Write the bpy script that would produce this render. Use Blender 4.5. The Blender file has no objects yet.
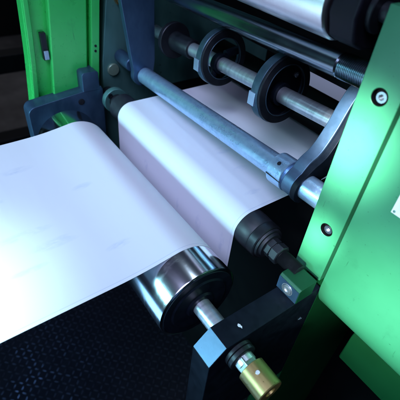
import bpy, bmesh, math, random
from mathutils import Vector, Matrix
random.seed(7)
PI = math.pi
sc = bpy.context.scene
COL = sc.collection

# ------------------------------------------------------------------ helpers
def link(name, me, m, parent=None, bevel=0.0, segs=2, ang=35):
    """link a mesh object whose vertices were written in world space"""
    me.materials.append(m)
    o = bpy.data.objects.new(name, me); COL.objects.link(o)
    if parent is not None:
        off = Vector((0, 0, 0)); p = parent
        while p is not None:
            off += p.location; p = p.parent
        me.transform(Matrix.Translation(-off)); o.parent = parent
    for f in me.polygons: f.use_smooth = True
    me.set_sharp_from_angle(angle=math.radians(ang))
    if bevel:
        b = o.modifiers.new('bevel', 'BEVEL'); b.width = bevel; b.segments = segs
        b.limit_method = 'ANGLE'; b.angle_limit = math.radians(40); b.harden_normals = True
    return o

def rebase(o, loc):
    """move a single-mesh thing's origin to its base"""
    o.data.transform(Matrix.Translation(-Vector(loc))); o.location = loc

def obj(name, bm, m, parent=None, bevel=0.0, segs=2, ang=35):
    bmesh.ops.recalc_face_normals(bm, faces=bm.faces[:])
    me = bpy.data.meshes.new(name); bm.to_mesh(me); bm.free()
    return link(name, me, m, parent, bevel, segs, ang)

def thing(name, label, cat, loc, group=None):
    o = bpy.data.objects.new(name, None); COL.objects.link(o)
    o.location = loc; o.empty_display_size = .02
    return tag(o, label, cat, group)

def tag(o, label, cat, group=None):
    o['label'] = label; o['category'] = cat
    if group: o['group'] = group
    return o

def box(bm, x0, x1, y0, y1, z0, z1):
    v = [bm.verts.new(p) for p in ((x0,y0,z0),(x1,y0,z0),(x1,y1,z0),(x0,y1,z0),(x0,y0,z1),(x1,y0,z1),(x1,y1,z1),(x0,y1,z1))]
    for f in ((0,3,2,1),(4,5,6,7),(0,1,5,4),(1,2,6,5),(2,3,7,6),(3,0,4,7)): bm.faces.new([v[i] for i in f])
    return bm

def prism(bm, yz, x0, x1):
    """outline in the YZ plane pushed along X"""
    a = [bm.verts.new((x0, y, z)) for y, z in yz]; b = [bm.verts.new((x1, y, z)) for y, z in yz]
    n = len(yz)
    bm.faces.new(a); bm.faces.new(b[::-1])
    for i in range(n): bm.faces.new((a[i], b[i], b[(i+1) % n], a[(i+1) % n]))
    return bm

def lathe(bm, p0, p1, prof, seg=64, caps=True):
    """prof: (distance along p0->p1, radius) pairs"""
    p0 = Vector(p0); d = (Vector(p1) - p0).normalized()
    u = d.cross(Vector((0, 0, 1)))
    if u.length < 1e-4: u = Vector((1, 0, 0))
    u.normalize(); w = d.cross(u)
    rings = []
    for s, r in prof:
        if r <= 0: rings.append([bm.verts.new(p0 + d*s)]); continue
        rings.append([bm.verts.new(p0 + d*s + u*(r*math.cos(2*PI*k/seg)) + w*(r*math.sin(2*PI*k/seg))) for k in range(seg)])
    for A, B in zip(rings, rings[1:]):
        for k in range(seg):
            j = (k+1) % seg
            if len(A) == 1 and len(B) == 1: break
            if len(A) == 1: bm.faces.new((A[0], B[j], B[k]))
            elif len(B) == 1: bm.faces.new((A[k], A[j], B[0]))
            else: bm.faces.new((A[k], A[j], B[j], B[k]))
    if caps:
        for R in (rings[0], rings[-1]):
            if len(R) > 1: bm.faces.new(R)
    return bm

def cyl(bm, p0, p1, r, seg=48, ch=0.0):
    L = (Vector(p1) - Vector(p0)).length
    pr = [(0, r-ch), (ch, r), (L-ch, r), (L, r-ch)] if ch else [(0, r), (L, r)]
    return lathe(bm, p0, p1, pr, seg)

def tube(bm, p0, p1, ro, ri, seg=64, ch=0.0008):
    L = (Vector(p1) - Vector(p0)).length
    pr = [(0, ri), (0, ro-ch), (ch, ro), (L-ch, ro), (L, ro-ch), (L, ri), (0, ri)]
    return lathe(bm, p0, p1, pr, seg, caps=False)

def arc(cx, cy, r, a0, a1, n):
    return [(cx + r*math.cos(math.radians(a0 + (a1-a0)*i/n)), cy + r*math.sin(math.radians(a0 + (a1-a0)*i/n))) for i in range(n+1)]

def socket_screw(bm_head, p, d, r, h, seg=32):
    """hex-socket cap head: outer cylinder with a real hexagonal recess"""
    p = Vector(p); d = Vector(d).normalized()
    u = d.cross(Vector((0.3, 0.2, 1))).normalized(); w = d.cross(u)
    def ring(s, rr, n=seg, hexa=False):
        out = []
        for k in range(n):
            a = 2*PI*k/n
            q = rr
            if hexa: q = rr*math.cos(PI/6)/math.cos((a % (PI/3)) - PI/6)
            out.append(bm_head.verts.new(p + d*s + u*(q*math.cos(a)) + w*(q*math.sin(a))))
        return out
    R = [ring(0, r), ring(h*.88, r), ring(h, r*.9), ring(h, r*.56, hexa=True), ring(h*.35, r*.54, hexa=True)]
    for A, B in zip(R, R[1:]):
        for k in range(seg): bm_head.faces.new((A[k], A[(k+1) % seg], B[(k+1) % seg], B[k]))
    bm_head.faces.new(R[-1]); bm_head.faces.new(R[0][::-1])

# ------------------------------------------------------------------ materials
class NT:
    def __init__(s, name):
        s.m = bpy.data.materials.new(name); s.m.use_nodes = True
        s.t = s.m.node_tree; s.N = s.t.nodes; s.L = s.t.links
        s.b = s.N['Principled BSDF']; s.tc = None
    def new(s, t, **kw):
        n = s.N.new(t)
        for k, v in kw.items(): setattr(n, k, v)
        return n
    def co(s, scale=(1, 1, 1), which='Object'):
        if s.tc is None: s.tc = s.new('ShaderNodeTexCoord')
        mp = s.new('ShaderNodeMapping'); mp.inputs['Scale'].default_value = scale
        s.L.new(s.tc.outputs[which], mp.inputs['Vector']); return mp.outputs[0]
    def noise(s, sc_, detail=4, rough=.55, stretch=(1, 1, 1), dist=0):
        n = s.new('ShaderNodeTexNoise'); n.inputs['Scale'].default_value = sc_
        n.inputs['Detail'].default_value = detail; n.inputs['Roughness'].default_value = rough
        n.inputs['Distortion'].default_value = dist
        s.L.new(s.co(stretch), n.inputs['Vector']); return n.outputs['Fac']
    def ramp(s, fac, stops):
        r = s.new('ShaderNodeValToRGB'); e = r.color_ramp.elements
        while len(e) < len(stops): e.new(.5)
        for q, (p, c) in zip(e, stops):
            q.position = p; q.color = c if len(c) == 4 else (*c, 1)
        s.L.new(fac, r.inputs[0]); return r.outputs[0]
    def rng(s, fac, a, b, c, d):
        r = s.new('ShaderNodeMapRange'); 
        for i, v in enumerate((a, b, c, d)): r.inputs[1+i].default_value = v
        s.L.new(fac, r.inputs[0]); return r.outputs[0]
    def mix(s, fac, a, b):
        n = s.new('ShaderNodeMix', data_type='RGBA')
        s.L.new(fac, n.inputs[0])
        for v, i in ((a, 6), (b, 7)):
            if isinstance(v, tuple): n.inputs[i].default_value = (*v, 1)
            else: s.L.new(v, n.inputs[i])
        return n.outputs[2]
    def math(s, op, a, b=None):
        n = s.new('ShaderNodeMath', operation=op)
        for v, i in ((a, 0), (b, 1)):
            if v is None: continue
            if isinstance(v, (int, float)): n.inputs[i].default_value = v
            else: s.L.new(v, n.inputs[i])
        return n.outputs[0]
    def bump(s, h, strength=.2, dist=.001):
        n = s.new('ShaderNodeBump'); n.inputs['Strength'].default_value = strength
        n.inputs['Distance'].default_value = dist; s.L.new(h, n.inputs['Height'])
        s.L.new(n.outputs[0], s.b.inputs['Normal'])
    def set(s, **kw):
        nm = dict(col='Base Color', rough='Roughness', metal='Metallic', spec='Specular IOR Level', coat='Coat Weight',
                  coatr='Coat Roughness', aniso='Anisotropic', trans='Transmission Weight', sheen='Sheen Weight', subs='Subsurface Weight')
        for k, v in kw.items():
            i = s.b.inputs[nm[k]]
            if isinstance(v, tuple): i.default_value = (*v, 1)
            elif isinstance(v, (int, float)): i.default_value = v
            else: s.L.new(v, i)
        return s

def metal(name, c0, c1, r0, r1, scale=60, stretch=(1, 1, 1), metallic=1.0, bump=.08, spots=None, dark=(.01, .012, .016)):
    n = NT(name)
    f = n.noise(scale, 6, .65, stretch)
    col = n.ramp(f, [(.3, c0), (.7, c1)])
    if spots:
        g = n.noise(spots[0], 5, .75, (1, 1, 1), .6)
        col = n.mix(n.rng(g, spots[1], spots[1]+.04, 0, 1), col, dark)
    big = n.noise(scale*.17, 3)
    n.set(col=col, metal=metallic, rough=n.rng(n.math('ADD', f, big), .7, 1.3, r0, r1))
    if bump: n.bump(n.noise(scale*3, 4, .6, stretch), bump, .0006)
    return n.m

def paint(name, c0, c1, rough=(.25, .4), metallic=.0, coat=.3, scratch=True, dirt=(.0, .02, .01), peel=.05):
    n = NT(name)
    big = n.noise(9, 5, .6)
    col = n.ramp(big, [(.3, c0), (.72, c1)])
    if scratch:
        s1 = n.noise(160, 3, .7, (1, 1, .12), .3)
        col = n.mix(n.rng(s1, .70, .74, 0, .35), col, dirt)
        s2 = n.noise(30, 8, .8)
        col = n.mix(n.rng(s2, .56, .85, 0, .35), col, dirt)
    s3 = n.noise(420, 2, .5)
    col = n.mix(n.rng(s3, .72, .75, 0, .6), col, dirt)
    n.set(col=col, metal=metallic, rough=n.rng(n.noise(22, 5, .65), .3, .7, *rough), coat=coat, coatr=.34)
    n.bump(n.noise(240, 3), peel, .0006)
    return n.m

M = {}
def dull(m, v): m.node_tree.nodes['Principled BSDF'].inputs['Specular IOR Level'].default_value = v
M['green'] = paint('green_machine_paint', (.030, .185, .085), (.040, .225, .105), (.30, .42), .05, .18); dull(M['green'], .3)
M['leaf'] = paint('bright_green_paint', (.032, .56, .10), (.045, .66, .13), (.24, .36), .1, .5)
M['darkgreen'] = paint('dark_green_paint', (.004, .045, .02), (.006, .06, .028), (.4, .55), .1, .1)
M['shadegreen'] = paint('shaded_green_paint', (.002, .036, .010), (.003, .047, .013), (.7, .85), 0, 0)  # machine green with the shade below the cover put into its colour
M['chrome'] = metal('polished_chrome', (.78, .80, .84), (.86, .88, .92), .12, .19, 24, (.2, 1, 1), 1, .015)
def smear(m, lo, hi):
    t = m.node_tree; b = t.nodes['Principled BSDF']; old = b.inputs['Roughness'].links[0].from_socket
    tc = t.nodes.new('ShaderNodeTexCoord'); mp = t.nodes.new('ShaderNodeMapping'); mp.inputs['Scale'].default_value = (1, .35, .35)
    nz = t.nodes.new('ShaderNodeTexNoise'); nz.inputs['Scale'].default_value = 34; nz.inputs['Detail'].default_value = 8; nz.inputs['Roughness'].default_value = .7
    mr = t.nodes.new('ShaderNodeMapRange'); mr.inputs[1].default_value = .5; mr.inputs[2].default_value = .72; mr.inputs[3].default_value = lo; mr.inputs[4].default_value = hi
    ad = t.nodes.new('ShaderNodeMath'); ad.operation = 'ADD'
    t.links.new(tc.outputs['Object'], mp.inputs[0]); t.links.new(mp.outputs[0], nz.inputs['Vector']); t.links.new(nz.outputs['Fac'], mr.inputs[0])
    t.links.new(old, ad.inputs[0]); t.links.new(mr.outputs[0], ad.inputs[1]); t.links.new(ad.outputs[0], b.inputs['Roughness'])
smear(M['chrome'], 0, .12)
M['steel'] = metal('bright_turned_steel', (.60, .64, .70), (.80, .83, .88), .27, .42, 70, (3.5, .25, .25), .88, .05)
M['screw'] = metal('zinc_screw', (.30, .33, .36), (.45, .48, .52), .24, .36, 80, (1, 1, 1), 1, .05)
M['bar'] = metal('worn_grey_bar_steel', (.36, .58, .84), (.52, .74, .97), .24, .38, 120, (1, 1, 1), .75, .3, (420, .645), (.08, .13, .20))
M['blued'] = metal('blued_steel', (.035, .075, .135), (.06, .12, .20), .32, .5, 55, (1, 1, .5), .6, .12, (160, .68))
M['greysteel'] = metal('grey_machined_plate', (.07, .20, .185), (.13, .30, .27), .38, .6, 26, (1, 1, .4), .5, .1, (90, .66))
M['black'] = metal('black_oxide_steel', (.010, .012, .016), (.022, .025, .032), .28, .5, 60, (1, 1, 1), .4, .12)
M['rubber'] = metal('black_rubber', (.010, .012, .018), (.018, .020, .027), .38, .55, 120, (1, 1, 1), 0, .12)
M['interior'] = metal('unlit_black_interior', (.0012, .0014, .0018), (.003, .0034, .004), .55, .8, 14, (1, 1, 1), .1, .1)  # gloom inside the press put into a near-black base colour
M['armblack'] = metal('matt_blackened_arm', (.003, .005, .009), (.007, .011, .019), .34, .55, 60, (1, 1, 1), 0, .12, (150, .70), (.03, .04, .06)); dull(M['armblack'], .12)
M['brass'] = metal('greenish_brass', (.28, .20, .085), (.39, .29, .125), .34, .52, 80, (.3, 1, 1), .9, .12, (150, .63), (.08, .06, .02))
M['casting'] = metal('dark_violet_casting', (.006, .0055, .010), (.011, .010, .018), .42, .6, 60, (1, 1, 1), .2, .15)
M['ring'] = metal('ring_steel', (.06, .11, .15), (.10, .17, .22), .3, .45, 70, (1, 1, 1), .7, .1, (200, .68))
M['tab'] = metal('pale_tab_steel', (.34, .46, .60), (.44, .56, .70), .3, .42, 60, (1, 1, 1), .6, .06)
M['warmroll'] = metal('warm_roller_steel', (.66, .60, .62), (.76, .70, .72), .24, .34, 40, (.8, .3, .3), 1, .02)
M['blue'] = metal('blue_anodised', (.04, .16, .55), (.06, .22, .66), .22, .36, 60, (1, 1, 1), .7, .05)
M['label'] = metal('white_enamel_plate', (.72, .75, .76), (.80, .82, .83), .3, .4, 40, (1, 1, 1), 0, .03)
M['rack'] = metal('dark_rack_steel', (.010, .010, .010), (.02, .019, .018), .5, .7, 30, (1, 1, 1), .2, .1)  # near-black tone shared by rack and wall

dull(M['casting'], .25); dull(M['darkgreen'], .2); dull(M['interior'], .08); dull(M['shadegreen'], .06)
def paper_mat():
    n = NT('white_web_paper')
    col = (.78, .78, .84)
    # faint ghost print: small soft smudges the web carries at a regular repeat
    sp = n.new('ShaderNodeSeparateXYZ'); n.L.new(n.co(), sp.inputs[0])
    nz = n.noise(110, 3, .7, (1, .35, .6), .4)
    mask = None
    for (cx, cy, cz, rx, ry) in ((.075, -.15, 1.14, .006, .020), (.155, -.085, 1.145, .005, .012), (.205, -.18, 1.14, .006, .030),
                                 (.235, -.150, 1.14, .007, .026), (.278, -.090, 1.148, .005, .014), (.13, -.20, 1.14, .005, .016), (.26, -.19, 1.14, .004, .018),
                                 (.10, .046, 1.10, .006, .012), (.255, .046, 1.095, .006, .014), (.31, .046, 1.10, .005, .020), (.20, .046, 1.09, .004, .010),
                                 (.20, .13, 1.166, .008, .018), (.09, .16, 1.166, .007, .02), (.30, .098, 1.166, .004, .012), (.25, .12, 1.166, .005, .012)):
        d = None
        for ax, c, r in ((0, cx, rx), (1, cy, ry), (2, cz, .02 if cz > 1.13 else ry)):
            q = n.math('POWER', n.math('DIVIDE', n.math('SUBTRACT', sp.outputs[ax], c), r), 2)
            d = q if d is None else n.math('ADD', d, q)
        k = n.rng(d, 0, 1.8, 1, 0)
        mask = k if mask is None else n.math('MAXIMUM', mask, k)
    f = n.math('MULTIPLY', mask, n.rng(nz, .38, .75, 0, .42))
    c = n.mix(f, col, (.33, .40, .62))
    edge = n.math('COMPARE', sp.outputs[0], .3255); edge.node.inputs[2].default_value = .0005
    c = n.mix(n.math('MULTIPLY', edge, .35), c, (.42, .45, .62))
    n.set(col=c, rough=n.rng(n.noise(40, 4), .3, .7, .36, .46), spec=.5)
    n.bump(n.noise(26, 3, .5, (.25, 1.4, 1)), .10, .004)
    return n.m
M['paper'] = paper_mat()

def floor_mat():
    n = NT('black_tread_plate')
    f = n.noise(18, 6, .6)
    sp = n.new('ShaderNodeSeparateXYZ'); n.L.new(n.co(), sp.inputs[0])
    worn = n.math('MULTIPLY', n.rng(sp.outputs[2], .0006, .0017, 0, 1), n.rng(n.noise(11, 5, .7), .34, .62, .15, 1))   # lugs polished by boots
    base = n.ramp(f, [(.3, (.004, .005, .007)), (.7, (.010, .011, .014))])
    n.set(col=n.mix(worn, base, (.065, .072, .085)), metal=n.math('MULTIPLY', worn, .8), spec=.2,
          rough=n.rng(n.math('ADD', worn, n.math('MULTIPLY', n.noise(60, 4), .3)), 0, 1.3, .75, .30))
    n.bump(n.noise(300, 3), .15, .0008)
    return n.m
M['floor'] = floor_mat()
n = NT('brown_grey_concrete')
f = n.noise(5, 6, .6)
n.set(col=n.ramp(f, [(.3, (.10, .09, .085)), (.7, (.19, .175, .165))]), rough=.8); n.bump(n.noise(60, 5), .3, .003)
M['concrete'] = n.m

# ------------------------------------------------------------------ floor
bm = bmesh.new(); box(bm, -9, 6, -6, 7, -.25, -.004)
o = obj('floor', bm, M['concrete']); o['kind'] = 'structure'
# the tread plate the press stands on: a sheet with raised lugs
V = [(-1.05, -1.3, 0), (1.6, -1.3, 0), (1.6, .8, 0), (-1.05, .8, 0)]; F = [(0, 1, 2, 3)]
p = .0215
def lug(cx, cy, a):
    L, W, H = .0108, .0027, .0018
    ca, sa = math.cos(a), math.sin(a); i = len(V)
    ring0 = [(-L, 0), (-L*.6, -W), (L*.6, -W), (L, 0), (L*.6, W), (-L*.6, W)]
    for s, z in ((1, .0001), (.62, H)):
        for u, v in ring0: V.append((cx + s*(u*ca - v*sa), cy + s*(u*sa + v*ca), z))
    for k in range(6): F.append((i+k, i+(k+1) % 6, i+6+(k+1) % 6, i+6+k))
    F.append(tuple(i+6+k for k in range(6)))
for ix in range(-47, 74):
    for iy in range(-60, 36):
        lug(ix*p + random.uniform(-.0007, .0007), iy*p + random.uniform(-.0007, .0007), PI/4 if (ix+iy) % 2 else -PI/4)
me = bpy.data.meshes.new('tread_plate'); me.from_pydata(V, [], F); me.update()
o = link('tread_plate_floor', me, M['floor']); o['kind'] = 'structure'

# ------------------------------------------------------------------ the paper web: one sheet over both rollers
R1, R2 = (-.034, 1.0986), (.0725, 1.1402)
r1, r2 = .0547, .0262
path = arc(R1[0], R1[1], r1, 99.5, -6, 30)
y, z = path[0]
left = []
for k in range(34):      # the web rises a little towards the roller
    st_ = .006 if k < 20 else .14
    y -= st_; u = min(1, max(0, (-.048-y)/.085)); u = u*u*(3-2*u)
    z -= st_*math.tan(math.radians(9.5 - 8.4*u)); left.append((y, z))
path = left[::-1] + path
path += arc(.0332, 1.062, .0130, 180, 360, 18)[1:]
path += [(.0463, 1.10)]
path += arc(R2[0], R2[1], r2, 180, 90, 22)
path += [(.12, 1.1662), (.2, 1.1664), (.34, 1.1668), (.5, 1.167)]
NX, TH = 12, .00025
V, F = [], []
np_ = len(path)
nrm = []
for i, (y, z) in enumerate(path):
    (ya, za), (yb, zb) = path[max(i-1, 0)], path[min(i+1, np_-1)]
    l = math.hypot(yb-ya, zb-za); nrm.append(((zb-za)/l, -(yb-ya)/l))
for sd in (0, 1):
    for (y, z), (ny, nz) in zip(path, nrm):
        for i in range(NX+1): V.append((.33*i/NX, y + ny*TH*sd, z + nz*TH*sd))
W1 = NX+1; H1 = np_*W1
for a in range(np_-1):
    for i in range(NX):
        q = a*W1+i; F.append((q, q+1, q+W1+1, q+W1)); F.append((H1+q, H1+q+W1, H1+q+W1+1, H1+q+1))
    for i, fl in ((0, 1), (NX, 0)):
        q = a*W1+i; f = (q, q+W1, H1+q+W1, H1+q); F.append(f[::-1] if fl else f)
for a in (0, np_-1):
    for i in range(NX):
        q = a*W1+i; F.append((q, q+1, H1+q+1, H1+q))
me = bpy.data.meshes.new('paper_web'); me.from_pydata(V, [], F); me.update()
o = link('paper_web', me, M['paper'], ang=50)
tag(o, 'white paper web running over the chrome roller and the black-ended roller', 'paper')

# ------------------------------------------------------------------ chrome roller
t = thing('chrome_roller', 'polished chrome roller with a brass sleeve at its end where the paper turns down', 'roller', (.16, R1[0], R1[1]))
bm = bmesh.new(); lathe(bm, (-.046, *R1), (.371, *R1), [(0, .050), (.0015, .0535), (.003, .0543), (.4145, .0543), (.4158, .0538), (.417, .0505)], 128)
obj('shell', bm, M['chrome'], t, ang=30)
bm = bmesh.new(); lathe(bm, (.3705, *R1), (.376, *R1), [(0, .0500), (.0012, .0500), (.0012, .0400), (.003, .038), (.003, .020), (.0055, .018), (.0055, 0)], 96)
obj('end_cap', bm, M['armblack'], t)
bm = bmesh.new(); cyl(bm, (-.13, *R1), (.462, *R1), .0115, 48, .0008)
obj('shaft', bm, M['steel'], t)
bm = bmesh.new(); lathe(bm, (.4430, *R1), (.4545, *R1), [(0, .015), (.001, .0175), (.0048, .0175), (.0055, .0155), (.0062, .0172), (.0105, .0172), (.0115, .0155)], 64)
obj('collar', bm, M['black'], t)
bm = bmesh.new(); cyl(bm, (.4545, *R1), (.4660, *R1), .0122, 6)
obj('hex_nut', bm, M['screw'], t, .0006)
bm = bmesh.new(); lathe(bm, (.4660, *R1), (.4970, *R1), [(0, .0140), (.0008, .0157), (.0300, .0157), (.031, .0149), (.031, .0062), (.0285, .0060), (.0285, 0)], 64)
sl = obj('brass_sleeve', bm, M['brass'], t)
bm = bmesh.new(); cyl(bm, (.478, R1[0]-.004, R1[1]+.0148), (.478, R1[0]-.0043, R1[1]+.0160), .0024, 20, .0003)
obj('set_screw', bm, M['steel'], sl)

# ------------------------------------------------------------------ roller under the second bend
t = thing('black_roller', 'black rubber ended roller lifting the paper web beneath the round steel bar', 'roller', (.16, *R2))
rr = .0256
bm = bmesh.new(); lathe(bm, (-.038, *R2), (.352, *R2), [(0, .0235), (.002, .0250), (.034, .0250), (.034, rr), (.372, rr), (.374, .0256), (.388, .0252), (.390, .0242)], 96)
obj('sleeve', bm, M['rubber'], t)
bm = bmesh.new(); lathe(bm, (.352, *R2), (.366, *R2), [(0, .0242), (.0012, .0251), (.012, .0251), (.0135, .0240)], 96)
obj('end_ring', bm, M['black'], t)
bm = bmesh.new(); lathe(bm, (.3655, *R2), (.372, *R2), [(0, .0225), (.003, .0216), (.003, .0185), (.0065, .0170), (.0065, 0)], 72)
obj('end_cap', bm, M['rubber'], t)
bm = bmesh.new(); lathe(bm, (.3715, *R2), (.392, *R2), [(0, .0135), (.008, .0135), (.008, .0115), (.010, .0115), (.010, .0138), (.0195, .0138), (.0205, .0125)], 8)
obj('nut', bm, M['rubber'], t, .0005)
pr = [(0, .0085)]
for k in range(26): pr += [(.0006 + .0011*k, .0085), (.0011 + .0011*k, .0098)]
bm = bmesh.new(); lathe(bm, (.392, *R2), (.4215, *R2), pr + [(.0295, .0085)], 32)
obj('threaded_stud', bm, M['black'], t)
bm = bmesh.new(); cyl(bm, (-.10, *R2), (-.038, *R2), .013, 40, .001)
obj('shaft', bm, M['black'], t)
bm = bmesh.new(); tube(bm, (-.072, *R2), (-.060, *R2), .0235, .0135, 48)
cl = obj('clamp_collar', bm, M['greysteel'], t)
bm = bmesh.new(); socket_screw(bm, (-.0600, R2[0]-.012, R2[1]+.0135), (1, 0, 0), .0048, .002)
obj('clamp_screw', bm, M['black'], cl)

# ------------------------------------------------------------------ arms that carry the chrome roller
def hole_mark(bm, x, y, z, s):
    for a in (0, PI/2.3):
        ca, sa = math.cos(a), math.sin(a)
        pts = [(-s, -.28*s), (.2*s, -.45*s), (s, .1*s), (.1*s, .4*s)]
        bm.faces.new([bm.verts.new((x, y + u*ca - v*sa, z + u*sa + v*ca)) for u, v in pts])
t = thing('roller_bracket', 'near black roller arm with chamfered end and screwed clamp block below the green panel', 'support arm', (.4275, .0, 1.0), 'arms carrying the chrome roller')
bm = bmesh.new(); prism(bm, [(-.0715, .93), (-.0715, 1.0975), (-.0500, 1.1180), (.0970, 1.1180), (.0970, .90), (.02, .90)], .4125, .4425)
a = obj('arm', bm, M['armblack'], t, .0009)
bm = bmesh.new()   # chamfer face, light from above put into its brighter colour
d = .0003
v = [bm.verts.new(q) for q in ((.4131, -.0710, 1.0984), (.4419, -.0710, 1.0984), (.4419, -.0506, 1.1179), (.4131, -.0506, 1.1179))]
for q in v: q.co += Vector((0, -d, d))
f0 = bm.faces.new(v); r_ = bmesh.ops.extrude_face_region(bm, geom=[f0])
bmesh.ops.translate(bm, verts=[q for q in r_['geom'] if isinstance(q, bmesh.types.BMVert)], vec=(0, d*1.2, -d*1.2))
M['chamfer'] = metal('lit_blue_steel', (.065, .115, .185), (.10, .165, .26), .34, .5, 60, (1, 1, 1), .6, .08, (160, .68))  # lighter copy of the blued steel for faces that catch the light
obj('lit_chamfer', bm, M['chamfer'], t)
bm = bmesh.new()
pts = ((.4258, -.0218), (.4268, -.0236), (.4290, -.0240), (.4312, -.0222), (.4330, -.0218), (.4308, -.0202), (.4296, -.0208), (.4280, -.0204))
lo = [bm.verts.new((x, y, 1.1179)) for x, y in pts]; hi = [bm.verts.new((x, y, 1.1184)) for x, y in pts]
bm.faces.new(hi); bm.faces.new(lo[::-1])
for k in range(8): bm.faces.new((lo[k], lo[(k+1) % 8], hi[(k+1) % 8], hi[k]))
obj('paint_chip', bm, M['label'], t)
bm = bmesh.new(); prism(bm, [(.0515, 1.1182), (.0515, 1.1390), (.0540, 1.1425), (.0800, 1.1425), (.0800, 1.1182)], .4105, .4428)
cb = obj('clamp_block', bm, M['darkgreen'], t, .0008)
bm = bmesh.new(); box(bm, .4112, .4421, .0508, .0514, 1.1188, 1.1388)
obj('block_face', bm, M['blued'], cb)
bm = bmesh.new(); socket_screw(bm, (.4265, .0509, 1.1290), (0, -1, 0), .0064, .0016)
tube(bm, (.4265, .0508, 1.1290), (.4265, .0500, 1.1290), .0082, .0070, 32, .0002)
obj('socket_screw', bm, M['steel'], cb)
bm = bmesh.new(); box(bm, .4427, .4430, .0745, .0775, 1.0660, 1.0672); box(bm, .4427, .4430, .0775, .0785, 1.0640, 1.0690); box(bm, .4427, .4430, .0800, .0822, 1.0630, 1.0644)
obj('scratch', bm, M['tab'], t)

t = thing('roller_bracket', 'far blue grey roller arm with a raised lug beside the bright green housing', 'support arm', (-.095, .0, 1.0), 'arms carrying the chrome roller')
bm = bmesh.new(); prism(bm, [(-.060, .95), (-.082, 1.02), (-.084, 1.115)] + arc(-.070, 1.137, .014, 180, 95, 8) + [(.053, 1.166), (.056, 1.160), (.056, .95)], -.112, -.080)
obj('arm', bm, M['blued'], t, .0012)
bm = bmesh.new(); prism(bm, [(.018, 1.160), (.018, 1.186)] + arc(.024, 1.190, .006, 160, 90, 4) + arc(.044, 1.190, .006, 90, 20, 4) + [(.050, 1.160)], -.1125, -.0795)
obj('lug', bm, M['blued'], t, .0012)
bm = bmesh.new(); socket_screw(bm, (-.0800, .012, 1.143), (1, 0, 0), .0058, .0012)
obj('socket_screw', bm, M['black'], t)

# ------------------------------------------------------------------ round steel bar on its two swing arms
B0, B1 = Vector((-.041, .1238, 1.1893)), Vector((.402, .1067, 1.2246))
t = thing('round_bar', 'round worn steel bar lying across above the paper', 'bar', B0)
bm = bmesh.new(); L = (B1-B0).length
pr = [(0, .0135), (.0015, .015)] + [(L*k/12, .015) for k in range(1, 12)] + [(L-.001, .015), (L, .0145)]
lathe(bm, B0, B1, pr, 64)
o = obj('bar', bm, M['bar'], t)

def along(P, Q, x): return P + (Q-P)*((x-P.x)/(Q.x-P.x))
t = thing('swing_arm', 'long flat blue swing arm holding the far end of the round bar', 'arm', (-.047, .12, 1.17), 'arms holding the round bar')
bm = bmesh.new(); prism(bm, [(.060, 1.60), (.0800, 1.335), (.1020, 1.200)] + arc(.122, 1.190, .021, 165, 345, 14) + [(.146, 1.215), (.1440, 1.335), (.148, 1.60)], -.054, -.0415)
obj('plate', bm, M['blued'], t, .0012)
bm = bmesh.new(); cyl(bm, (-.103, .106, 1.207), (-.0545, .106, 1.207), .0125, 40, .001)
obj('pivot_boss', bm, M['blued'], t)

t = thing('swing_arm', 'short pale clamp arm gripping the round bar beside the green panel', 'arm', (.345, .11, 1.2), 'arms holding the round bar')
ca = along(B0, B1, .339)
bm = bmesh.new(); d = (B1-B0).normalized()
tube(bm, ca - d*.0165, ca + d*.0075, .0205, .0151, 64)
col = obj('clamp_collar', bm, M['bar'], t)
bm = bmesh.new()   # clamp screw and the sawn slit
cs = ca - d*.006
q = Vector((0, -.62, .78)); 
cyl(bm, cs + q*.0195, cs + q*.0209, .0026, 20)
obj('clamp_screw', bm, M['black'], col)
bm = bmesh.new(); q2 = Vector((0, -.985, .17)).normalized()
box(bm, ca.x-.0165, ca.x+.0072, ca.y-.0209, ca.y-.0200, ca.z-.0014, ca.z-.0003)
obj('slit', bm, M['black'], col)
bm = bmesh.new()
def curve(pts, n=5):
    out = []
    for i in range(len(pts)-1):
        p0, p1, p2, p3 = pts[max(i-1, 0)], pts[i], pts[i+1], pts[min(i+2, len(pts)-1)]
        for k in range(n):
            u = k/n
            out.append(tuple(.5*(2*b + (c-a)*u + (2*a-5*b+4*c-d)*u*u + (3*b-a-3*c+d)*u**3) for a, b, c, d in zip(p0, p1, p2, p3)))
    return out + [pts[-1]]
back = [(.1760, 1.3280), (.1850, 1.3150), (.1880, 1.2900), (.1840, 1.2600), (.1700, 1.2330)]
prism(bm, arc(ca.y, ca.z, .0195, 245, 112, 20)[:-1] + curve([(ca.y-.0073, ca.z+.0181), (.1110, 1.2490), (.1240, 1.2570), (.1330, 1.2680), (.1430, 1.2870), (.1525, 1.3110), (.1620, 1.3260)] + back) + arc(ca.y, ca.z, .0260, 10, -60, 14), .3480, .3640)
obj('link', bm, M['chamfer'], t, .0012)  # lit edge of the arm, its light put into the paler steel
bm = bmesh.new(); prism(bm, arc(ca.y, ca.z, .0212, 250, 112, 20)[:-1] + curve([(ca.y-.0079, ca.z+.0197), (.1125, 1.2475), (.1260, 1.2550), (.1350, 1.2660), (.1450, 1.2850), (.1540, 1.3080), (.1630, 1.3230)] + [(y-.001, z-.002) for y, z in back]) + arc(ca.y, ca.z, .0240, 10, -60, 14), .3642, .3720)
obj('link_shade_side', bm, M['armblack'], t, .0008)  # black layer: the arm's unlit side put into its colour
bm = bmesh.new(); cyl(bm, (.3720, .1700, 1.3130), (.3765, .1700, 1.3130), .0085, 6)
obj('bolt', bm, M['warmroll'], t, .0006)

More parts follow.
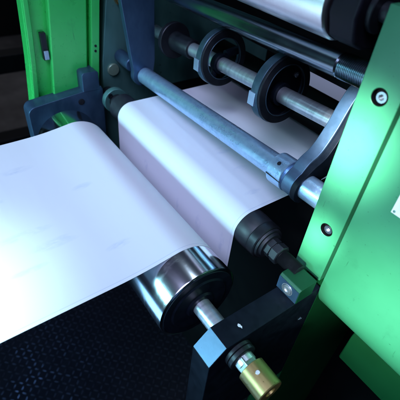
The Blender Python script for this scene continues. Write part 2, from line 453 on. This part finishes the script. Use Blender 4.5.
# ------------------------------------------------------------------ the shaft with two rings
S0, S1 = Vector((-.09, .1757, 1.2485)), Vector((.360, .1667, 1.2796))
t = thing('ring_shaft', 'bright turned shaft carrying two steel rings above the paper', 'shaft', S0)
pr = [(0, .0110)]; L = (S1-S0).length
pr += [(L, .0110)]
bm = bmesh.new(); lathe(bm, S0, S1, pr, 64)
obj('shaft', bm, M['steel'], t)
bm = bmesh.new(); e = (S1-S0).normalized(); c = along(S0, S1, -.022)
lathe(bm, c - e*.006, c + e*.060, [(0, .012), (0, .030), (.001, .031), (.009, .031), (.010, .030), (.010, .0165), (.064, .0160), (.066, .0150), (.066, .0111)], 64, caps=False)
obj('flanged_collar', bm, M['black'], t)

def ring(x, r, w, turn, up, label):
    cs = along(S0, S1, x); c = cs + Vector((0, 0, up))
    t = thing('guide_ring', label, 'ring', c, 'rings on the bright shaft')
    bm = bmesh.new(); tube(bm, c - e*w/2, c + e*w*.28, r, r-.0050, 96)
    obj('rim', bm, M['ring'], t)
    bm = bmesh.new(); tube(bm, c + e*w*.30, c + e*w*.52, r-.0008, r-.0125, 96, .0008)
    obj('cheek_ring', bm, M['black'], t)
    bm = bmesh.new(); tube(bm, c + e*w*.50, c + e*w*.56, r-.0114, r-.0126, 96, .0002)
    obj('lip', bm, M['ring'], t)
    bm = bmesh.new()   # open wheel: hub and a single web arm low down
    u = e.cross(Vector((0, 0, 1))).normalized(); v = e.cross(u)
    tube(bm, cs - e*w*.44, cs + e*w*.30, .0155, .0109, 48)
    obj('hub', bm, M['armblack'], t)
    bm = bmesh.new(); tube(bm, c - e*w*.43, c - e*w*.20, r-.0051, .0100, 96, .0003)
    if up < .008: obj('disc', bm, M['armblack'], t)
    else:
        bm.free(); bm = bmesh.new()
        for k in range(2):
            a = turn + k*2.1; d_ = u*math.cos(a) + v*math.sin(a); cyl(bm, c + d_*.012 - e*w*.3, c + d_*(r-.0045) - e*w*.3, .0065, 24)
        obj('spoke_web', bm, M['armblack'], t)
    A = c + (u*math.cos(turn) + v*math.sin(turn))*.031 - e*w*.20
    if up < .008:
        bm = bmesh.new(); socket_screw(bm, A, e, .0036, .003)
        obj('cap_screw', bm, M['steel'], t)
    bm = bmesh.new(); box(bm, c.x-.0110, c.x+.0010, c.y-r-.0012, c.y-r+.010, c.z-.0150, c.z+.0030)
    obj('stop_tab', bm, M['tab'], t, .0006)
    return t
ring(.115, .0430, .016, 1.2, .0095, 'first steel ring on the bright shaft, beside the flanged collar')
ring(.248, .0465, .017, 3.6, .007, 'second steel ring on the bright shaft, nearer the green panel')

# ------------------------------------------------------------------ upper rollers
A0, A1 = Vector((-.09, .1740, 1.3240)), Vector((.402, .1440, 1.3530))
t = thing('threaded_rod', 'dark steel rod with threaded end running into the green panel', 'rod', A0)
L = (A1-A0).length; pr = [(0, .0135), (L-.062, .0135)]
for k in range(24): pr += [(L-.060 + .0022*k, .0120), (L-.0589 + .0022*k, .0138)]
pr += [(L-.004, .0125), (L, .0125)]
bm = bmesh.new(); lathe(bm, A0, A1, pr, 48)
M['darkrod'] = metal('dark_blued_rod', (.26, .32, .37), (.36, .42, .47), .19, .27, 40, (.6, .3, .3), 1, .015)
obj('rod', bm, M['darkrod'], t)

t = thing('nip_roller', 'dark rubber roller pressing on the far end of the paper in the shadow', 'roller', (.15, .305, 1.198))
bm = bmesh.new(); lathe(bm, (-.08, .305, 1.1985), (.385, .305, 1.1985), [(0, .028), (.002, .0305), (.463, .0305), (.465, .028)], 72)
obj('sleeve', bm, M['interior'], t)
bm = bmesh.new(); cyl(bm, (-.10, .305, 1.1985), (.401, .305, 1.1985), .012, 32)
obj('shaft', bm, M['black'], t)

t = thing('top_roller', 'pale warm grey roller at the top held by the dark casting', 'roller', (.1, .140, 1.411))
bm = bmesh.new(); lathe(bm, (-.09, .140, 1.409), (.332, .140, 1.409), [(0, .034), (.001, .0365), (.419, .0365), (.4205, .0358), (.422, .034)], 96)
obj('shell', bm, M['warmroll'], t)
bm = bmesh.new(); cyl(bm, (-.12, .140, 1.411), (.40, .140, 1.411), .009, 32)
obj('shaft', bm, M['black'], t)
t = thing('roller_bearing', 'dark rounded casting holding the end of the pale top roller', 'bearing', (.35, .15, 1.37))
bm = bmesh.new()
prism(bm, [(.112, 1.435), (.108, 1.405), (.118, 1.382), (.136, 1.3740), (.160, 1.3715), (.182, 1.3730), (.196, 1.378), (.2030, 1.388), (.2000, 1.400), (.1950, 1.412), (.1990, 1.432), (.205, 1.45), (.160, 1.47), (.125, 1.46)], .3325, .3640)
obj('casting', bm, M['casting'], t, .004, 3)
bm = bmesh.new(); tube(bm, (.3640, .140, 1.411), (.3700, .140, 1.411), .020, .0092, 40)
obj('boss', bm, M['black'], t)
t = thing('blue_tube', 'short glossy blue tube above the dark casting', 'tube', (.36, .18, 1.445))
bm = bmesh.new(); cyl(bm, (.20, .190, 1.452), (.4000, .2050, 1.4400), .0075, 32, .001)
obj('tube', bm, M['blue'], t)
bm = bmesh.new(); lathe(bm, (.384, .2038, 1.4410), (.402, .2051, 1.4399), [(0, .0078), (.001, .0095), (.016, .0095), (.018, .0085)], 6)
obj('union_nut', bm, M['blue'], t)

# ------------------------------------------------------------------ right-hand green housing
t = thing('press_housing', 'green press housing at the right with a screwed strip, white plate and dark seam', 'housing', (.65, .35, 0))
YF = .0900
def strip_with_holes(x0, x1, y, yb, z0, z1, holes, r):
    bm = bmesh.new(); s = (x1-x0)/2*.62; n = 32
    zs = [z0]
    for hx, hz in holes: zs += [hz-s, hz+s]
    zs.append(z1)
    cache = {}
    def vt(x, z, yy=y):
        k = (round(x, 6), round(z, 6), round(yy, 6))
        if k not in cache: cache[k] = bm.verts.new((x, yy, z))
        return cache[k]
    def row(z):
        xs = [x0]
        for hx, hz in holes:
            if abs(hz-s-z) < 1e-6 or abs(hz+s-z) < 1e-6: xs += [hx-s, hx+s]
        return [vt(x, z) for x in xs + [x1]]
    for i, (a, b) in enumerate(zip(zs, zs[1:])):
        if i % 2 == 0: bm.faces.new(row(a) + row(b)[::-1]); continue
        hx, hz = holes[i//2]
        R, Q, D = [], [], []
        for k in range(n):
            an = 2*PI*k/n + PI/4; c, sn = math.cos(an), math.sin(an); m_ = max(abs(c), abs(sn))
            R.append(vt(hx + r*c, hz + r*sn)); Q.append(vt(hx + s*c/m_, hz + s*sn/m_)); D.append(vt(hx + r*c, hz + r*sn, y+.0075))
        lft = [Q[k] for k in range(n//4, n//2+1)]; rgt = [Q[k % n] for k in range(3*n//4, n+1)]
        bm.faces.new([vt(x0, b), vt(x0, a)] + lft[::-1]); bm.faces.new([vt(x1, a), vt(x1, b)] + rgt[::-1])
        for k in range(n):
            j = (k+1) % n
            bm.faces.new((R[k], R[j], Q[j], Q[k])); bm.faces.new((D[k], D[j], R[j], R[k]))
        bm.faces.new(D)
    bk = [bm.verts.new(q) for q in ((x0, yb, z0), (x1, yb, z0), (x1, yb, z1), (x0, yb, z1))]
    bm.faces.new([vt(x0, z0), vt(x1, z0), bk[1], bk[0]]); bm.faces.new([vt(x1, z1), vt(x0, z1), bk[3], bk[2]])
    bm.faces.new([vt(x0, z) for z in zs] + [bk[3], bk[0]]); bm.faces.new([vt(x1, z) for z in zs] + [bk[2], bk[1]])
    bm.faces.new(bk[::-1])
    return bm
H = [(.4235, 1.2050), (.4215, 1.3620)]
bm = strip_with_holes(.4010, .4402, YF, .1010, 1.1330, 1.4300, H, .0078)
st = obj('mounting_strip', bm, M['green'], t, .0007)
bm = None
for hx, hz in H:
    bm = bmesh.new(); socket_screw(bm, (hx+.0008, YF+.0078, hz-.0004), (0, -1, 0), .0054, .0056)
    obj('cap_screw', bm, M['screw'], st)
    bm = bmesh.new(); lathe(bm, (hx, YF+.0002, hz), (hx, YF+.0075, hz), [(0, .00775), (0, .0072), (.0068, .0072), (.0068, 0)], 40, caps=False)
    obj('hole_shade_liner', bm, M['interior'], st)  # dark lining that puts the hole's shade into its colour
# black side frame behind the strip, down to the floor
bm = bmesh.new(); box(bm, .4020, .4408, .1012, .70, 0, 1.46)
obj('side_frame', bm, M['shadegreen'], t, .001)
# cover: front sheet whose lower edge rolls back under
yz = [(.40, 1.4300), (YF+.030, 1.4300)] + arc(YF+.020, 1.4100, .020, 90, 180, 6)
yz += [(YF, 1.30), (YF, 1.137)] + arc(YF+.072, 1.133, .072, 180, 258, 26) + [(.175, 1.0625), (.40, 1.0624)]
bm = bmesh.new(); prism(bm, yz, .4440, 1.15)
obj('cover', bm, M['green'], t, .0007, ang=25)
bm = bmesh.new(); prism(bm, [(.150, .984), (.136, .988), (.128, .997), (.126, 1.050), (.131, 1.0610), (.19, 1.0610), (.19, .984)], .4930, 1.15)
obj('lower_lip', bm, M['shadegreen'], t, .002)
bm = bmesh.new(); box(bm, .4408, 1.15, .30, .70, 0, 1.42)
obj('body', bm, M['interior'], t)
def plate(x0, x1, z0, z1):
    bm = bmesh.new(); box(bm, x0, x1, YF-.0009, YF-.0001, z0, z1)
    p = obj('name_plate', bm, M['label'], t, .0003)
    for hx, hz in ((x0+.0026, z0+.0028), (x0+.0026, z1-.0028)):
        bm = bmesh.new(); lathe(bm, (hx, YF-.0008, hz), (hx, YF-.0020, hz), [(0, .0013), (.0006, .0012), (.0012, .0004)], 16)
        obj('rivet', bm, M['greysteel'], p)
plate(.4745, .5600, 1.2735, 1.2965)
plate(.4745, .5600, 1.3560, 1.3900)

# ------------------------------------------------------------------ left-hand housing (seen on its inner side)
t = thing('green_housing', 'bright green housing with raised panel and latch at the far end of the rollers', 'housing', (-.2, 0, 0))
def lean(y, z): return y + .095*(z-1.31)
def sheet(y0, y1, z0, z1, x0, x1): return prism(bmesh.new(), [(lean(y0, z0), z0), (lean(y1, z0), z0), (lean(y1, z1), z1), (lean(y0, z1), z1)], x0, x1)
bm = prism(bmesh.new(), [(-.070, 1.06), (-.066, 1.12), (-.0565, 1.215), (-.0530, 1.265), (-.0495, 1.325), (-.042, 1.42), (-.024, 1.62), (.105, 1.62), (lean(.065, 1.31), 1.31), (lean(.065, 1.06), 1.06)], -.150, -.1200)
obj('body', bm, M['leaf'], t, .004, 3)
bm = prism(bmesh.new(), [(-.0690, 1.07), (-.0655, 1.12), (-.0560, 1.215), (-.0525, 1.265), (-.0490, 1.325), (-.0415, 1.42), (-.0235, 1.60), (-.0145, 1.60), (-.0325, 1.42), (-.0400, 1.325), (-.0430, 1.265), (-.0465, 1.215), (-.056, 1.12), (-.0600, 1.07)], -.1198, -.1130)
obj('edge_post', bm, M['leaf'], t, .002, 3)
obj('raised_panel', sheet(-.0140, .0510, 1.1500, 1.60, -.1198, -.1040), M['leaf'], t, .003, 3)
bm = bmesh.new(); box(bm, -.1198, -.1140, -.038, -.024, 1.10, 1.1500)
obj('lower_rib', bm, M['leaf'], t, .002)
s_ = obj('hinge_strip', sheet(.0570, .0720, .95, 1.60, -.1198, -.1000), M['leaf'], t, .001)
for z in (1.2240, 1.2330):
    bm = bmesh.new(); y = lean(.0645, z); lathe(bm, (-.1000, y, z), (-.0985, y, z), [(0, .0024), (.0008, .0022), (.0013, .0010)], 20)
    obj('screw', bm, M['black'], s_)
bm = bmesh.new(); box(bm, -.1198, -.1110, -.0330, -.0235, 1.2160, 1.2620)
lt = obj('latch', bm, M['black'], t, .001)
bm = bmesh.new(); box(bm, -.1110, -.1070, -.0320, -.0245, 1.2180, 1.2330)
obj('latch_tongue', bm, M['tab'], lt, .001)

t = thing('side_plate', 'grey machined side plate with a round plug between green housing and blue arm', 'plate', (-.115, .3, .9))
bm = prism(bmesh.new(), [(.0560, .85), (.0700, 1.20), (.0880, 1.33), (.112, 1.62), (.55, 1.62), (.55, .85)], -.126, -.1035)
obj('plate', bm, M['greysteel'], t, .0012)
bm = bmesh.new(); lathe(bm, (-.1035, .0895, 1.1830), (-.0990, .0895, 1.1830), [(0, .0115), (.0035, .0115), (.0045, .0105)], 40)
M['plug'] = metal('pale_green_plug', (.20, .30, .22), (.28, .40, .29), .35, .5, 60, (1, 1, 1), .5, .06)
obj('plug', bm, M['plug'], t)
t = thing('pipe_fitting', 'small brass fitting at the top edge of the grey plate', 'fitting', (-.095, .105, 1.295))
bm = bmesh.new(); lathe(bm, (-.1033, .106, 1.3060), (-.078, .106, 1.3060), [(0, .008), (.008, .008), (.008, .005), (.016, .005), (.016, .0068), (.025, .0062)], 6)
obj('nipple', bm, M['brass'], t)
bm = bmesh.new(); cyl(bm, (-.0865, .106, 1.3060), (-.0865, .090, 1.3350), .0045, 20)
obj('stem', bm, M['brass'], t)

# ------------------------------------------------------------------ dark press body behind
t = thing('press_machinery', 'dark unlit press body behind the rollers and shafts', 'machine body', (.15, .6, 0))
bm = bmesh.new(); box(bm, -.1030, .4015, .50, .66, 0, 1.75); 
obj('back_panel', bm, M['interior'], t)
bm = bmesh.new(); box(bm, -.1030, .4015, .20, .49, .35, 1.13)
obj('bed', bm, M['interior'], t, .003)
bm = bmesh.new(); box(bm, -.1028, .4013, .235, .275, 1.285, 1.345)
cr = obj('cross_beam', bm, M['interior'], t, .004)
for x, z in ((-.02, 1.372), (.035, 1.366), (.07, 1.3795), (.105, 1.36), (.20, 1.315), (.31, 1.315)):
    bm = bmesh.new(); y = .2345 if z < 1.35 else .2500
    if z >= 1.35: z = 1.3455; cyl(bm, (x, y, z), (x, y, z+.006), .0055, 6)
    else: cyl(bm, (x, y, z), (x, y-.004, z), .006, 6)
    obj('bolt', bm, M['steel'], cr)

# ------------------------------------------------------------------ dark rack far behind on the left
t = thing('storage_rack', 'dark metal rack standing on the floor far behind the green housing', 'rack', (-2.2, .2, 0))
for z, x in ((.52, -1.75), (.20, -1.45)):
    bm = bmesh.new(); box(bm, x-.05, x+.05, -1.3, 1.9, z, z+.10)
    obj('rail', bm, M['rack'], t, .006)
for x, y in ((-1.86, .42), (-1.86, -.6), (-1.86, 1.5)):
    bm = bmesh.new(); box(bm, x-.03, x+.03, y-.03, y+.03, 0, 2.0)
    obj('post', bm, M['rack'], t, .004)
bm = bmesh.new(); box(bm, -3.9, -3.8, -3, 4, 0, 2.6)
o = obj('wall', bm, M['rack']); o['kind'] = 'structure'

# ------------------------------------------------------------------ camera
cam = bpy.data.cameras.new('camera'); co = bpy.data.objects.new('camera', cam); COL.objects.link(co)
Mc = ((0.57635829, 0.81288262, 0.08386277), (0.57102327, -0.32719708, -0.75291068), (-0.58458835, 0.48183391, -0.65275764))
right, down, fwd = (Vector(r) for r in Mc)
rot = Matrix((right, -down, -fwd)).transposed()
co.matrix_world = Matrix.Translation((.577, -.22, 1.5)) @ rot.to_4x4()
cam.sensor_width = 36; cam.lens = 392.55*36/400; cam.clip_start = .01; cam.clip_end = 100
cam.dof.use_dof = True; cam.dof.focus_distance = .50; cam.dof.aperture_fstop = 9
sc.camera = co

# ------------------------------------------------------------------ light
w = bpy.data.worlds.new('World'); sc.world = w; w.use_nodes = True
bg = w.node_tree.nodes['Background']; bg.inputs[0].default_value = (.30, .40, .80, 1); bg.inputs[1].default_value = .035
def lamp(name, loc, aim, size, power, col, size_y=None, spread=180):
    l = bpy.data.lights.new(name, 'AREA'); l.energy = power; l.color = col; l.size = size
    if size_y: l.shape = 'RECTANGLE'; l.size_y = size_y
    l.spread = math.radians(spread)
    o = bpy.data.objects.new(name, l); COL.objects.link(o); o.location = loc
    o.rotation_euler = (Vector(aim)-Vector(loc)).to_track_quat('-Z', 'Y').to_euler()
    return o
lamp('window_lamp', (-.30, -1.95, 1.50), (.15, -.05, .83), 1.1, 4.9, (.38, .86, 1.0), .4, spread=34)
lamp('overhead_lamp', (.60, -.85, 2.30), (.13, -.10, 1.08), .9, 3.1, (.55, .60, .95), spread=50)
lamp('floor_bounce', (.10, -1.15, .30), (.32, .0, 1.12), .6, 3.5, (.26, .60, 1.0))  # area light standing in for bright floor or paper low in front
lamp('floor_fill', (-1.25, -.42, 1.95), (-.2, -.2, 0), .35, 0.6, (.20, .42, 1.0), spread=40)  # added fill for the blue glow on the tread plate
def spot(name, loc, aim, power, col, cone, blend, radius):
    l = bpy.data.lights.new(name, 'SPOT'); l.energy = power; l.color = col; l.spot_size = math.radians(cone); l.spot_blend = blend; l.shadow_soft_size = radius
    o = bpy.data.objects.new(name, l); COL.objects.link(o); o.location = loc
    o.rotation_euler = (Vector(aim)-Vector(loc)).to_track_quat('-Z', 'Y').to_euler()
spot('corner_fill', (.42, -.66, 2.0), (.28, -.36, 1.14), 108, (.58, 1.0, 1.0), 24, 1.0, .05)  # added spot that whitens the near corner of the paper
spot('cover_fill', (.72, -.50, 1.46), (.515, .09, 1.165), 92, (.82, 1.0, .98), 19, 1.0, .06)  # added spot for the hot area low on the green cover
lamp('glint_fill', (.30, .05, 2.7), (.2, .12, 1.2), .2, 2.6, (.60, .80, 1.0))  # small added light for glints along the rods and shaft
spot('strip_foot_fill', (.60, -.95, 1.76), (.413, .09, 1.188), 480, (.88, .97, 1.0), 3.3, 1.0, .02)  # added narrow spot brightening the lower end of the strip
spot('strip_fill', (.62, -.95, 1.72), (.412, .09, 1.308), 750, (.88, .97, 1.0), 5.4, 1.0, .03)  # added narrow spot for the bright band across the strip
lamp('background_fill', (-2.6, .3, 2.9), (-2.6, .3, 0), .8, 1.5, (.80, .86, 1.0), spread=70)  # added fill lifting the floor and rack in the background

sc.view_settings.view_transform = 'Standard'; sc.view_settings.look = 'None'
sc.view_settings.exposure = 0; sc.view_settings.gamma = 1
sc.render.engine = 'CYCLES'; sc.cycles.use_denoising = True; sc.cycles.max_bounces = 8
